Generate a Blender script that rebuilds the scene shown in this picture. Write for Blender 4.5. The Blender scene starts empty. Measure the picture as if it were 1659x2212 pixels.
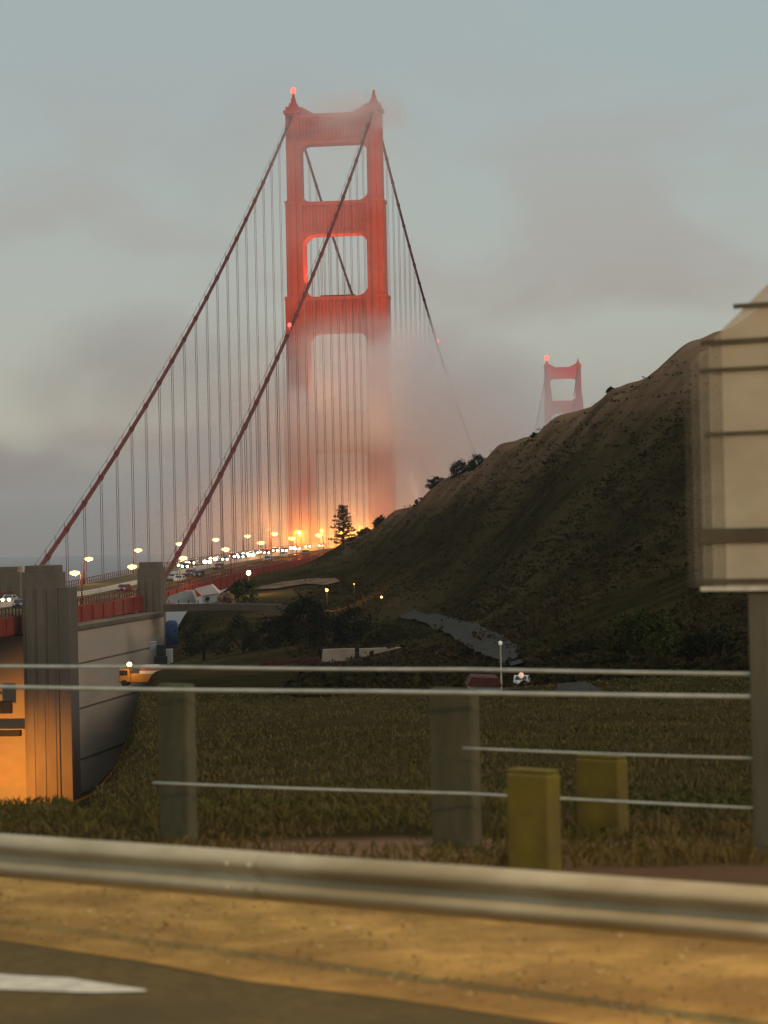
import bpy, math, random
import numpy as np
from mathutils import Vector, Matrix, noise
random.seed(7)
S = bpy.context.scene
C = S.collection

# ------------------------------------------------------------------ camera
CAM = Vector((121.49, -804.71, 83.79)); YAW, PITCH, ROLL, FPX = -0.1325, 0.0076, -0.0216, 5174.7
PW, PH = 1659.0, 2212.0           # size the lens was measured in
F0 = Vector((math.sin(YAW), math.cos(YAW), 0)); R0 = Vector((math.cos(YAW), -math.sin(YAW), 0)); UP = Vector((0, 0, 1))
FP = F0 * math.cos(PITCH) + UP * math.sin(PITCH); UPP = UP * math.cos(PITCH) - F0 * math.sin(PITCH)
ci = R0 * math.cos(ROLL) + UPP * math.sin(ROLL); cj = -R0 * math.sin(ROLL) + UPP * math.cos(ROLL)
cd = bpy.data.cameras.new('camera'); cam = bpy.data.objects.new('camera', cd); C.objects.link(cam)
M = Matrix((( ci.x, cj.x, -FP.x, CAM.x), (ci.y, cj.y, -FP.y, CAM.y), (ci.z, cj.z, -FP.z, CAM.z), (0, 0, 0, 1)))
cam.matrix_world = M
cd.sensor_width = 36; cd.lens = FPX / PH * 36; cd.clip_start = 0.5; cd.clip_end = 40000
cd.dof.use_dof = True; cd.dof.focus_distance = 700; cd.dof.aperture_fstop = 2.5
S.camera = cam

# ------------------------------------------------------------------ world, sun, exposure
W = bpy.data.worlds.new('World'); S.world = W; W.use_nodes = True
nt = W.node_tree; N = nt.nodes; L = nt.links; N.clear()
out = N.new('ShaderNodeOutputWorld'); bg = N.new('ShaderNodeBackground'); L.new(bg.outputs[0], out.inputs[0])
sky = N.new('ShaderNodeTexSky'); sky.sky_type = 'NISHITA'; sky.sun_disc = False
sky.sun_elevation = math.radians(3); sky.sun_rotation = math.radians(70)
tc = N.new('ShaderNodeTexCoord'); sep = N.new('ShaderNodeSeparateXYZ'); L.new(tc.outputs['Generated'], sep.inputs[0])
mp = N.new('ShaderNodeMapping'); mp.inputs['Scale'].default_value = (1, 1, 2.1); L.new(tc.outputs['Generated'], mp.inputs[0])
n1 = N.new('ShaderNodeTexNoise'); n1.inputs['Scale'].default_value = 7.5; n1.inputs['Detail'].default_value = 4; n1.inputs['Roughness'].default_value = .5
n1.inputs['Distortion'].default_value = .4
L.new(mp.outputs[0], n1.inputs[0])
def ramp(nodes, links, src, stops):
    r = nodes.new('ShaderNodeValToRGB'); e = r.color_ramp.elements
    while len(e) < len(stops): e.new(.5)
    for k, (p, c) in enumerate(stops):
        e[k].position = p; e[k].color = (*c, 1)
    links.new(src, r.inputs[0]); return r.outputs[0]
def lin(r, g, b):
    f = lambda v: (v / 255) / 12.92 if v / 255 <= .04045 else ((v / 255 + .055) / 1.055) ** 2.4
    return (f(r), f(g), f(b))
mr = N.new('ShaderNodeMapRange'); mr.inputs['From Min'].default_value = -.02; mr.inputs['From Max'].default_value = .26; L.new(sep.outputs[2], mr.inputs[0])
base = ramp(N, L, mr.outputs[0], [(0, lin(118, 114, 111)), (.1, lin(128, 125, 121)), (.16, lin(150, 147, 140)), (.24, lin(188, 185, 170)), (.42, lin(180, 186, 178)), (.75, lin(168, 182, 183)), (1, lin(166, 178, 181))])
cloud = ramp(N, L, mr.outputs[0], [(0, lin(118, 110, 108)), (.12, lin(132, 124, 121)), (.25, lin(162, 152, 145)), (.5, lin(172, 163, 158)), (1, lin(174, 173, 171))])
cf = N.new('ShaderNodeMapRange'); cf.interpolation_type = 'SMOOTHSTEP'; cf.inputs['From Min'].default_value = .42; cf.inputs['From Max'].default_value = .62; L.new(n1.outputs[0], cf.inputs[0])
fall = N.new('ShaderNodeMapRange'); fall.inputs['From Min'].default_value = .06; fall.inputs['From Max'].default_value = .2
fall.inputs['To Min'].default_value = .95; fall.inputs['To Max'].default_value = .15; L.new(sep.outputs[2], fall.inputs[0])
mu = N.new('ShaderNodeMath'); mu.operation = 'MULTIPLY'; L.new(cf.outputs[0], mu.inputs[0]); L.new(fall.outputs[0], mu.inputs[1])
mx = N.new('ShaderNodeMix'); mx.data_type = 'RGBA'; L.new(mu.outputs[0], mx.inputs['Factor']); L.new(base, mx.inputs['A']); L.new(cloud, mx.inputs['B'])
# Nishita light through the cloud cover
sc_ = N.new('ShaderNodeVectorMath'); sc_.operation = 'SCALE'; sc_.inputs['Scale'].default_value = .07; L.new(sky.outputs[0], sc_.inputs[0])
mx2 = N.new('ShaderNodeMix'); mx2.data_type = 'RGBA'; mx2.inputs['Factor'].default_value = .95; L.new(sc_.outputs[0], mx2.inputs['A']); L.new(mx.outputs['Result'], mx2.inputs['B'])
L.new(mx2.outputs['Result'], bg.inputs[0]); bg.inputs[1].default_value = 1.0
sd = bpy.data.lights.new('sun', 'SUN'); sd.energy = .8; sd.angle = math.radians(30); sd.color = (1, .86, .74)
so = bpy.data.objects.new('sun', sd); C.objects.link(so); so.rotation_euler = Vector((-.8, .4, -.6)).to_track_quat('-Z', 'Y').to_euler()
S.view_settings.view_transform = 'Standard'; S.view_settings.look = 'None'; S.view_settings.exposure = 0; S.view_settings.gamma = 1
S.cycles.use_denoising = True
S.cycles.volume_bounces = 8; S.cycles.max_bounces = 10; S.cycles.diffuse_bounces = 2
S.cycles.sample_clamp_indirect = 4; S.cycles.volume_step_rate = 1.0; S.cycles.volume_max_steps = 256
S.cycles.transparent_max_bounces = 16

# ------------------------------------------------------------------ helpers
def at(px, py, d):
    """world point seen at (px, py) of the measured frame, d metres ahead (horizontal)"""
    v = ci * ((px - PW / 2) / FPX) + cj * ((PH / 2 - py) / FPX) + FP
    return CAM + v * (d / v.dot(F0))
def proj(p):
    v = Vector(p) - CAM; w = v.dot(FP)
    return PW / 2 + v.dot(ci) / w * FPX, PH / 2 - v.dot(cj) / w * FPX
def y_at(X, px, z=70):
    lo, hi = -760., 300.
    for _ in range(50):
        m = (lo + hi) / 2
        if proj((X, m, z))[0] < px: lo = m
        else: hi = m
    return m
def tag(o, label=None, cat=None, group=None, kind=None):
    if label: o['label'] = label
    if cat: o['category'] = cat
    if group: o['group'] = group
    if kind: o['kind'] = kind
    return o
def empty(name, loc=(0, 0, 0), rz=0):
    o = bpy.data.objects.new(name, None); C.objects.link(o); o.location = loc; o.rotation_euler = (0, 0, rz); return o
class MB:
    def __init__(s): s.v = []; s.f = []
    def add(s, v, f):
        n = len(s.v); s.v += [tuple(p) for p in v]; s.f += [tuple(i + n for i in q) for q in f]; return s
    def box(s, x0, x1, y0, y1, z0, z1, top=None):
        a = top or 0
        return s.add([(x0, y0, z0), (x1, y0, z0), (x1, y1, z0), (x0, y1, z0), (x0 + a, y0 + a, z1), (x1 - a, y0 + a, z1), (x1 - a, y1 - a, z1), (x0 + a, y1 - a, z1)],
                     [(0, 3, 2, 1), (4, 5, 6, 7), (0, 1, 5, 4), (1, 2, 6, 5), (2, 3, 7, 6), (3, 0, 4, 7)])
    def prism(s, poly, y0, y1, ax='y'):
        n = len(poly)
        if ax == 'y': v = [(a, y0, b) for a, b in poly] + [(a, y1, b) for a, b in poly]
        elif ax == 'x': v = [(y0, a, b) for a, b in poly] + [(y1, a, b) for a, b in poly]
        else: v = [(a, b, y0) for a, b in poly] + [(a, b, y1) for a, b in poly]
        return s.add(v, [tuple(range(n)), tuple(range(2 * n - 1, n - 1, -1))] + [(i, (i + 1) % n, n + (i + 1) % n, n + i) for i in range(n)])
    def tube(s, pts, r, n=6, cap=True):
        pts = [Vector(p) for p in pts]; rs = r if isinstance(r, (list, tuple)) else [r] * len(pts); rings = []
        v = []
        for i, p in enumerate(pts):
            t = (pts[min(i + 1, len(pts) - 1)] - pts[max(i - 1, 0)]).normalized()
            a = t.cross(Vector((0, 0, 1)) if abs(t.z) < .95 else Vector((1, 0, 0))).normalized(); b = t.cross(a)
            v += [p + (a * math.cos(2 * math.pi * k / n) + b * math.sin(2 * math.pi * k / n)) * rs[i] for k in range(n)]
        f = [(i * n + k, i * n + (k + 1) % n, (i + 1) * n + (k + 1) % n, (i + 1) * n + k) for i in range(len(pts) - 1) for k in range(n)]
        if cap: f += [tuple(range(n - 1, -1, -1)), tuple((len(pts) - 1) * n + k for k in range(n))]
        return s.add(v, f)
    def ball(s, c, r, n=10, m=6):
        c = Vector(c); r = Vector(r) if not isinstance(r, (int, float)) else Vector((r, r, r)); v = []; f = []
        for i in range(m + 1):
            th = math.pi * i / m
            for k in range(n):
                ph = 2 * math.pi * k / n
                v.append((c.x + r.x * math.sin(th) * math.cos(ph), c.y + r.y * math.sin(th) * math.sin(ph), c.z + r.z * math.cos(th)))
        for i in range(m):
            for k in range(n): f.append((i * n + k, (i + 1) * n + k, (i + 1) * n + (k + 1) % n, i * n + (k + 1) % n))
        return s.add(v, f)
    def leaf(s, p, size, up=0):
        a = Vector((random.gauss(0, 1), random.gauss(0, 1), random.gauss(0, 1) * (1 - up))).normalized()
        b = a.cross(Vector((random.gauss(0, 1), random.gauss(0, 1), random.gauss(0, 1)))).normalized()
        a = a * size; b = b * size * random.uniform(.35, .6); p = Vector(p)
        return s.add([p - a, p - b, p + a, p + b], [(0, 1, 2, 3)])
    def build(s, name, mat, parent=None, smooth=False, loc=None):
        me = bpy.data.meshes.new(name); me.from_pydata(s.v, [], s.f); me.materials.append(mat); me.update()
        if smooth:
            for p in me.polygons: p.use_smooth = True
        o = bpy.data.objects.new(name, me); C.objects.link(o)
        if parent: o.parent = parent
        if loc: o.location = loc
        return o
def bevel(o, w, seg=2):
    m = o.modifiers.new('bevel', 'BEVEL'); m.width = w; m.segments = seg; m.limit_method = 'ANGLE'; return o
def copy_tree(o, parent=None):
    c = o.copy(); C.objects.link(c); c.parent = parent
    for ch in [x for x in S.objects if x.parent == o]: copy_tree(ch, c)
    return c

def mat(name, c1, c2=None, scale=1., rough=.8, metal=0., bump=0., detail=6, stretch=(1, 1, 1), lo=.35, hi=.65, c3=None, scale3=.1, coord='Object', spec=.2):
    m = bpy.data.materials.new(name); m.use_nodes = True; n = m.node_tree.nodes; l = m.node_tree.links; b = n['Principled BSDF']
    b.inputs['Roughness'].default_value = rough; b.inputs['Metallic'].default_value = metal; b.inputs['Specular IOR Level'].default_value = spec
    tcn = n.new('ShaderNodeTexCoord'); mpn = n.new('ShaderNodeMapping'); mpn.inputs['Scale'].default_value = stretch; l.new(tcn.outputs[coord], mpn.inputs[0])
    nz = n.new('ShaderNodeTexNoise'); nz.inputs['Scale'].default_value = scale; nz.inputs['Detail'].default_value = detail; nz.inputs['Roughness'].default_value = .6; l.new(mpn.outputs[0], nz.inputs[0])
    col = ramp(n, l, nz.outputs[0], [(lo, c1), (hi, c2 or tuple(v * .75 for v in c1))])
    if c3:
        nz3 = n.new('ShaderNodeTexNoise'); nz3.inputs['Scale'].default_value = scale3; nz3.inputs['Detail'].default_value = 4; l.new(mpn.outputs[0], nz3.inputs[0])
        f3 = ramp(n, l, nz3.outputs[0], [(.42, (0, 0, 0)), (.6, (1, 1, 1))])
        mm = n.new('ShaderNodeMix'); mm.data_type = 'RGBA'; l.new(f3, mm.inputs['Factor']); l.new(col, mm.inputs['A']); mm.inputs['B'].default_value = (*c3, 1); col = mm.outputs['Result']
    l.new(col, b.inputs['Base Color'])
    if bump:
        bp = n.new('ShaderNodeBump'); bp.inputs['Strength'].default_value = bump; bp.inputs['Distance'].default_value = .1; l.new(nz.outputs[0], bp.inputs['Height']); l.new(bp.outputs[0], b.inputs['Normal'])
    return m
def emit(name, c, s):
    m = bpy.data.materials.new(name); m.use_nodes = True; b = m.node_tree.nodes['Principled BSDF']
    b.inputs['Base Color'].default_value = (*[min(1, v) for v in c], 1); b.inputs['Emission Color'].default_value = (*c, 1); b.inputs['Emission Strength'].default_value = s; return m
def light(name, kind, loc, energy, color, parent=None, size=.3, spot=None, target=None, blend=.6):
    d = bpy.data.lights.new(name, kind); d.energy = energy; d.color = color; d.shadow_soft_size = size
    o = bpy.data.objects.new(name, d); C.objects.link(o); o.location = loc
    if kind == 'SPOT': d.spot_size = spot; d.spot_blend = blend
    if target is not None: o.rotation_euler = (Vector(target) - Vector(loc)).to_track_quat('-Z', 'Y').to_euler()
    if parent: o.parent = parent
    return o
def interp(x, tab):
    return float(np.interp(x, [a for a, _ in tab], [b for _, b in tab]))
ORD = 'first second third fourth fifth sixth seventh eighth ninth tenth eleventh twelfth thirteenth fourteenth fifteenth sixteenth seventeenth eighteenth nineteenth twentieth'.split()

# materials
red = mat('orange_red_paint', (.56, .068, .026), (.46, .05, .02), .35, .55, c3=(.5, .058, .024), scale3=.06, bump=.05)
redd = mat('silhouette_paint', (.17, .028, .02), (.12, .02, .016), .5, .6)  # bridge red darkened; the cables' silhouette against the sky is put into the colour
gird = mat('shaded_girder_paint', (.3, .045, .025), (.2, .032, .02), .5, .6)  # same paint as the tower, darkened: the deck edge's shade is in the colour
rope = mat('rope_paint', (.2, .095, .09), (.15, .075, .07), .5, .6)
conc = mat('weathered_concrete', (.2, .155, .11), (.12, .095, .065), .25, .9, bump=.3, stretch=(1, 1, .25), c3=(.15, .12, .09), scale3=.12)
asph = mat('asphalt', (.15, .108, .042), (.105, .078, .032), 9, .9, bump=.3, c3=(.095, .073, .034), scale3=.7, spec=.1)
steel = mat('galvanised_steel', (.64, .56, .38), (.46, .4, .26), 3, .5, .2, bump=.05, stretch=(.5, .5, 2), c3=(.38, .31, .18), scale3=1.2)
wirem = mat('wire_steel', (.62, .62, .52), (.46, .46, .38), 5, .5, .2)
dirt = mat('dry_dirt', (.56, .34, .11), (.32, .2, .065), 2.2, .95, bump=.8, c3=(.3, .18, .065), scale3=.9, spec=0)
dark = mat('dark_metal', (.03, .028, .026), (.02, .02, .018), 4, .6)
glass = mat('dark_glass', (.02, .022, .025), (.015, .017, .02), 1, .1, spec=.6)
white = mat('white_paint', (.6, .56, .52), (.45, .42, .38), 1.5, .7)
paint = mat('road_marking_paint', (.75, .72, .6), (.5, .48, .38), 5, .7)
bark = mat('bark', (.05, .035, .025), (.03, .022, .015), 5, .9, bump=.5)

# ------------------------------------------------------------------ terrain
CAMH = 2.75; GZ = CAM.z - CAMH
FLAT = [(4, None), (19.5, None)]
# columns: px -> list of (distance, py); None = level with the road
COL = {
 -900: [(30, 1790), (36, 1760), (60, 2000), (150, 2100), (400, 1760), (700, 1700)],
 0:    [(28, 1775), (36, 1742), (60, 1900), (150, 1980), (400, 1735), (560, 1740), (700, 1765)],
 120:  [(28, 1770), (38, 1728), (60, 1880), (150, 1950), (400, 1722), (560, 1740), (700, 1765)],
 190:  [(28, 1765), (60, 1710), (80, 1760), (150, 1850), (400, 1700), (560, 1740), (700, 1765)],
 245:  [(28, 1762), (60, 1690), (90, 1640), (105, 1700), (200, 1760), (400, 1640), (560, 1740), (700, 1765)],
 285:  [(28, 1760), (60, 1680), (110, 1560), (170, 1480), (215, 1520), (400, 1530), (560, 1740), (700, 1765)],
 320:  [(28, 1760), (60, 1670), (110, 1550), (200, 1480), (330, 1450), (440, 1440), (520, 1480), (700, 1765)],
 355:  [(28, 1757), (60, 1660), (110, 1545), (200, 1475), (330, 1445), (420, 1432), (480, 1390), (560, 1420), (760, 1700)],
 400:  [(28, 1757), (60, 1660), (110, 1545), (200, 1475), (330, 1445), (400, 1420), (450, 1345), (500, 1312), (560, 1330), (760, 1700)],
 500:  [(28, 1755), (60, 1650), (110, 1540), (200, 1470), (300, 1445), (380, 1400), (480, 1305), (520, 1275), (570, 1258), (620, 1270), (800, 1660)],
 560:  [(28, 1753), (60, 1645), (110, 1537), (200, 1470), (300, 1440), (380, 1385), (480, 1300), (530, 1262), (570, 1242), (610, 1236), (660, 1262)],
 620:  [(28, 1752), (60, 1640), (110, 1535), (200, 1470), (300, 1435), (380, 1370), (480, 1300), (560, 1232), (600, 1226), (650, 1250), (850, 1600)],
 700:  [(28, 1750), (60, 1632), (110, 1530), (200, 1470), (290, 1435), (380, 1370), (480, 1295), (580, 1208), (655, 1190), (760, 1240), (950, 1560)],
 760:  [(28, 1750), (60, 1625), (110, 1525), (200, 1465), (280, 1435), (380, 1360), (480, 1280), (560, 1205), (620, 1150), (730, 1230), (980, 1520)],
 850:  [(28, 1748), (60, 1620), (110, 1520), (200, 1462), (270, 1430), (370, 1340), (450, 1240), (520, 1150), (570, 1092), (680, 1190), (1000, 1480)],
 960:  [(28, 1748), (60, 1615), (110, 1515), (200, 1458), (250, 1420), (350, 1330), (420, 1210), (480, 1100), (520, 1022), (630, 1120), (1050, 1450)],
 1080: [(28, 1748), (60, 1610), (110, 1512), (200, 1452), (240, 1400), (320, 1310), (390, 1150), (440, 1030), (480, 948), (590, 1060), (1100, 1420)],
 1200: [(28, 1748), (60, 1608), (110, 1510), (180, 1452), (220, 1390), (300, 1240), (360, 1080), (410, 960), (440, 888), (550, 1000), (1150, 1400)],
 1330: [(28, 1748), (60, 1606), (110, 1508), (170, 1450), (210, 1380), (280, 1200), (340, 1020), (380, 900), (410, 828), (520, 940), (1150, 1400)],
 1490: [(28, 1748), (60, 1605), (110, 1505), (160, 1448), (200, 1370), (260, 1170), (310, 980), (350, 830), (375, 733), (480, 860), (1150, 1400)],
 1660: [(28, 1748), (60, 1605), (110, 1505), (155, 1445), (190, 1360), (240, 1150), (290, 920), (330, 730), (350, 645), (460, 780), (1150, 1400)],
 2600: [(28, 1748), (60, 1605), (110, 1500), (150, 1420), (180, 1320), (230, 1050), (280, 700), (320, 400), (350, 250), (500, 300), (1150, 1300)],
}
ds = np.unique(np.concatenate([np.linspace(3, 24, 22), np.geomspace(24, 1150, 250), np.linspace(1180, 1700, 8)]))
ts = np.unique(np.concatenate([np.linspace(-.8, -.19, 40), np.linspace(-.19, .19, 300), np.linspace(.19, .8, 40)]))
cx_, prof = [], []
for px, pr in COL.items():
    cx_.append((px - PW / 2) / FPX)
    dd = [3, 19.5] + [d for d, _ in pr]; zz = [GZ - .03, GZ - .03] + [at(px, py, d).z for d, py in pr]
    dd += [dd[-1] + 350]; zz += [-6]
    prof.append(np.interp(np.log(ds), np.log(dd), zz))
prof = np.array(prof)
Z = np.zeros((len(ts), len(ds)))
for j in range(len(ds)): Z[:, j] = np.interp(ts, cx_, prof[:, j])
near = ds < 21
for _ in range(5):
    Zs = Z.copy()
    Zs[1:-1, 1:-1] = (Z[1:-1, 1:-1] * 2 + Z[:-2, 1:-1] + Z[2:, 1:-1] + Z[1:-1, :-2] + Z[1:-1, 2:]) / 6
    Zs[:, near] = Z[:, near]; Z = Zs
for i, t in enumerate(ts):
    for j, d in enumerate(ds):
        p = CAM + F0 * d + R0 * (t * d)
        k = min(1, max(0, (d - 24) / 150))
        hk = min(1, max(0, (t * FPX + PW / 2 - 740) / 200)) * min(1, max(0, (d - 215) / 80)); a = (.15 + 1.0 * hk) * noise.fractal((p.x * .022, p.y * .022, 3), .9, 2.1, 4) * k + (.25 + .75 * hk) * .5 * noise.fractal((p.x * .12, p.y * .12, 9), .8, 2, 3) * min(1, max(0, (d - 24) / 60))
        if d > 24: Z[i, j] += a * .8
def tz(t, d):
    j = np.searchsorted(ds, d) - 1; j = max(0, min(len(ds) - 2, j)); i = np.searchsorted(ts, t) - 1; i = max(0, min(len(ts) - 2, i))
    u = (t - ts[i]) / (ts[i + 1] - ts[i]); w = (d - ds[j]) / (ds[j + 1] - ds[j])
    return float((Z[i, j] * (1 - u) + Z[i + 1, j] * u) * (1 - w) + (Z[i, j + 1] * (1 - u) + Z[i + 1, j + 1] * u) * w)
def td(p):
    v = Vector(p) - CAM; d = v.dot(F0); return v.dot(R0) / d, d
def gp(px, d):
    """ground point below the column px at distance d"""
    t = (px - PW / 2) / FPX; p = CAM + F0 * d + R0 * (t * d); p.z = tz(t, d); return p
def gz(p):
    return tz(*td(p))
def ground(px, py, dmin=22, dmax=700):
    """first ground point seen at (px, py)"""
    last = None
    for d in np.geomspace(dmin, dmax, 500):
        q = at(px, py, d)
        if q.z <= tz(*td(q)):
            q.z = gz(q); return q, d
        last = q
    return last, dmax
me = bpy.data.meshes.new('hillside')
vs = []; dry = []
nt_, nd_ = len(ts), len(ds)
for i, t in enumerate(ts):
    for j, d in enumerate(ds):
        p = CAM + F0 * d + R0 * (t * d); vs.append((p.x, p.y, Z[i, j]))
        # dry grass grows on the upper flank of the ridge
        px = t * FPX + PW / 2; el = Z[i, j] - CAM.z
        crest = interp(px, [(700, 77), (760, 83), (850, 90), (960, 97), (1080, 104), (1200, 107), (1330, 109), (1490, 111), (1660, 113), (2600, 135)])
        w = max(0, 1 - (crest - Z[i, j]) / (5 + 15 * max(0, min(1, (px - 760) / 300)))) if d > 200 and px > 740 else 0
        w2 = .8 if d < 24 else 0
        dry.append(min(1, max(w, w2)))
fs = [(i * nd_ + j, (i + 1) * nd_ + j, (i + 1) * nd_ + j + 1, i * nd_ + j + 1) for i in range(nt_ - 1) for j in range(nd_ - 1)]
me.from_pydata(vs, [], fs); at_ = me.attributes.new('dry', 'FLOAT', 'POINT'); at_.data.foreach_set('value', dry)
for p in me.polygons: p.use_smooth = True
tm = mat('scrub_ground', (.042, .032, .012), (.014, .012, .004), .22, .95, bump=1., c3=(.062, .043, .018), scale3=.03, coord='Object', detail=9, spec=0)
n = tm.node_tree.nodes; l = tm.node_tree.links; b = n['Principled BSDF']
atn = n.new('ShaderNodeAttribute'); atn.attribute_name = 'dry'
src = b.inputs['Base Color'].links[0].from_socket
nz = n.new('ShaderNodeTexNoise'); nz.inputs['Scale'].default_value = .09; nz.inputs['Detail'].default_value = 8; nz.inputs['Roughness'].default_value = .65
tco = n.new('ShaderNodeTexCoord'); l.new(tco.outputs['Object'], nz.inputs[0])
ad = n.new('ShaderNodeMath'); ad.operation = 'MULTIPLY_ADD'; l.new(nz.outputs[0], ad.inputs[0]); ad.inputs[1].default_value = 2.6; ad.inputs[2].default_value = -1.4
ad2 = n.new('ShaderNodeMath'); ad2.operation = 'ADD'; ad2.use_clamp = True; l.new(ad.outputs[0], ad2.inputs[0]); l.new(atn.outputs['Fac'], ad2.inputs[1])
ml = n.new('ShaderNodeMath'); ml.operation = 'MULTIPLY'; l.new(ad2.outputs[0], ml.inputs[0]); l.new(atn.outputs['Fac'], ml.inputs[1])
mm = n.new('ShaderNodeMix'); mm.data_type = 'RGBA'; l.new(ml.outputs[0], mm.inputs['Factor']); l.new(src, mm.inputs['A']); mm.inputs['B'].default_value = (.29, .165, .095, 1)
l.new(mm.outputs['Result'], b.inputs['Base Color'])
me.materials.append(tm); hill = bpy.data.objects.new('hillside', me); C.objects.link(hill); tag(hill, kind='structure')

# water
wm = mat('sea_water', (.23, .22, .21), (.2, .195, .19), .02, .7, bump=.2, spec=.1)
w_ = MB(); w_.add([(-6500, -2500, 0), (6500, -2500, 0), (6500, 9500, 0), (-6500, 9500, 0)], [(0, 1, 2, 3)]); tag(w_.build('water', wm), kind='structure')

# road under the camera and its verge; points given by (px, distance) on the level ground
def lv(px, d, dz=0):
    t = (px - PW / 2) / FPX; p = CAM + F0 * d + R0 * (t * d); p.z = GZ + dz; return p
def line_pt(a, b, s): return a + (b - a) * s
A0, A1 = lv(0, 16.5), lv(1659, 12.45)          # asphalt edge line
du = (A1 - A0).normalized(); dn = Vector((-du.y, du.x, 0)); dn = dn if dn.dot(F0) > 0 else -dn
r = MB(); a, b_ = A0 - du * 90, A1 + du * 90
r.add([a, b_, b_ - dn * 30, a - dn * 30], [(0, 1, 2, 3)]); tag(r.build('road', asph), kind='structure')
r = MB(); vv = []; nseg = 160
for k in range(nseg + 1):
    s = -80 + 165 * k / nseg; p = A0 + du * s
    e = .25 * noise.noise((s * .6, 0, 4)) ; e2 = .5 * noise.noise((s * .35, 5, 4))
    vv += [p - dn * (.12 + e * .5) + UP * .004, p + dn * (3.1 + e2) + UP * .006]
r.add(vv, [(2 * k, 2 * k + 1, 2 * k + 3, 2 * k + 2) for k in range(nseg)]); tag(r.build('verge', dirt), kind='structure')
m = MB()
for _ in range(2600):
    s_ = random.uniform(-3, 10); w_ = random.triangular(-.15, 3.2, .3); p = A0 + du * s_ + dn * w_; q_ = random.uniform(.006, .03)
    c_ = Vector((p.x, p.y, GZ + q_ * .5)); a_ = [c_ + Vector((random.uniform(-1, 1), random.uniform(-1, 1), random.uniform(-.5, .9))) * q_ for k in range(4)]
    m.add(a_, [(0, 1, 2), (0, 2, 3), (0, 3, 1), (1, 3, 2)])
tag(m.build('gravel', mat('gravel_stone', (.5, .36, .17), (.34, .24, .11), .9, .9, spec=0)), 'loose stones on the dry verge', 'gravel', kind='stuff')
# painted line, lower left
q0, q1 = at(-60, 2108, 15), at(308, 2142, 14.6)
def on_road(px, py, dz=.008):
    v = at(px, py, 10) - CAM; return CAM + v * ((GZ + dz - CAM.z) / v.z)
lm = MB(); lm.add([on_road(-900, 2040), on_road(60, 2108), on_road(150, 2112), on_road(312, 2137), on_road(318, 2141), on_road(200, 2144), on_road(-900, 2105)], [(0, 1, 2, 3, 4, 5, 6)])
tag(lm.build('lane_line', paint), 'pale painted line ending in a point on the asphalt at the lower left', 'road marking')

# ------------------------------------------------------------------ guardrail
G0, G1 = at(0, 1800, 16.9), at(1659, 1915, 12.75)
gd = (G1 - G0); gl = gd.length; gd.normalize(); gn = Vector((-gd.y, gd.x, 0)).normalized(); gn = gn if gn.dot(F0) < 0 else -gn   # towards the road
g = empty('guardrail', (G0.x, G0.y, GZ)); tag(g, 'long dented steel guardrail with two rounded ridges beside the asphalt', 'guardrail')
prof_w = [(0, .0), (.03, -.012), (.068, -.04), (.082, -.075), (.075, -.1), (.035, -.125), (.012, -.15), (.008, -.165), (.035, -.19), (.075, -.212), (.083, -.24), (.068, -.27), (.03, -.298), (0, -.31)]
m = MB(); v = []; K = 60
for k in range(K + 1):
    s = -14 + (gl + 28) * k / K; p = G0 + gd * s - Vector((g.location.x, g.location.y, g.location.z)); wob = .012 * noise.noise((s * .8, 1, 1))
    for o_, h in prof_w: v.append(p + gn * (o_ + wob) + UP * (h + wob * .5))
np_ = len(prof_w)
m.add(v, [(k * np_ + i, k * np_ + i + 1, (k + 1) * np_ + i + 1, (k + 1) * np_ + i) for k in range(K) for i in range(np_ - 1)])
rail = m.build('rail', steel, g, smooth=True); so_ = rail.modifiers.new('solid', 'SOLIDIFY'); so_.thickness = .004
bx = G0 + gd * (gl * .36) - Vector((g.location.x, g.location.y, g.location.z)); m = MB()
v = [bx + gd * a_ + gn * (o_ + .0055) + UP * h for a_ in (0, .32) for o_, h in prof_w]
m.add(v, [(i, i + 1, np_ + i + 1, np_ + i) for i in range(np_ - 1)]); m.build('splice', steel, g, smooth=True)
for a_ in (.06, .26):
    for o_, h in ((.083, -.082), (.02, -.14), (.02, -.18), (.083, -.235)):
        m = MB(); m.ball(bx + gd * a_ + gn * o_ + UP * h, .017, 8, 4); m.build('bolt', steel, g)
for px in (-1900, -260, 1790, 3300):
    s = None
    best = min(np.linspace(-14, gl + 14, 600), key=lambda s: abs(proj(G0 + gd * s)[0] - px)); p = G0 + gd * best - g.location
    pb = MB(); pp = p - gn * .12
    ang = math.atan2(gd.y, gd.x)
    pb.box(-.075, .075, -.06, .06, -.72, -.02); pb.box(-.045, .045, -.1, -.061, -.3, -.04)
    po = pb.build('post', mat('post_wood', (.12, .08, .045), (.07, .05, .03), 3, .9) if 'post_wood' not in bpy.data.materials else bpy.data.materials['post_wood'], g)
    po.location = (pp.x, pp.y, pp.z); po.rotation_euler = (0, 0, ang); bevel(po, .01)

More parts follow.
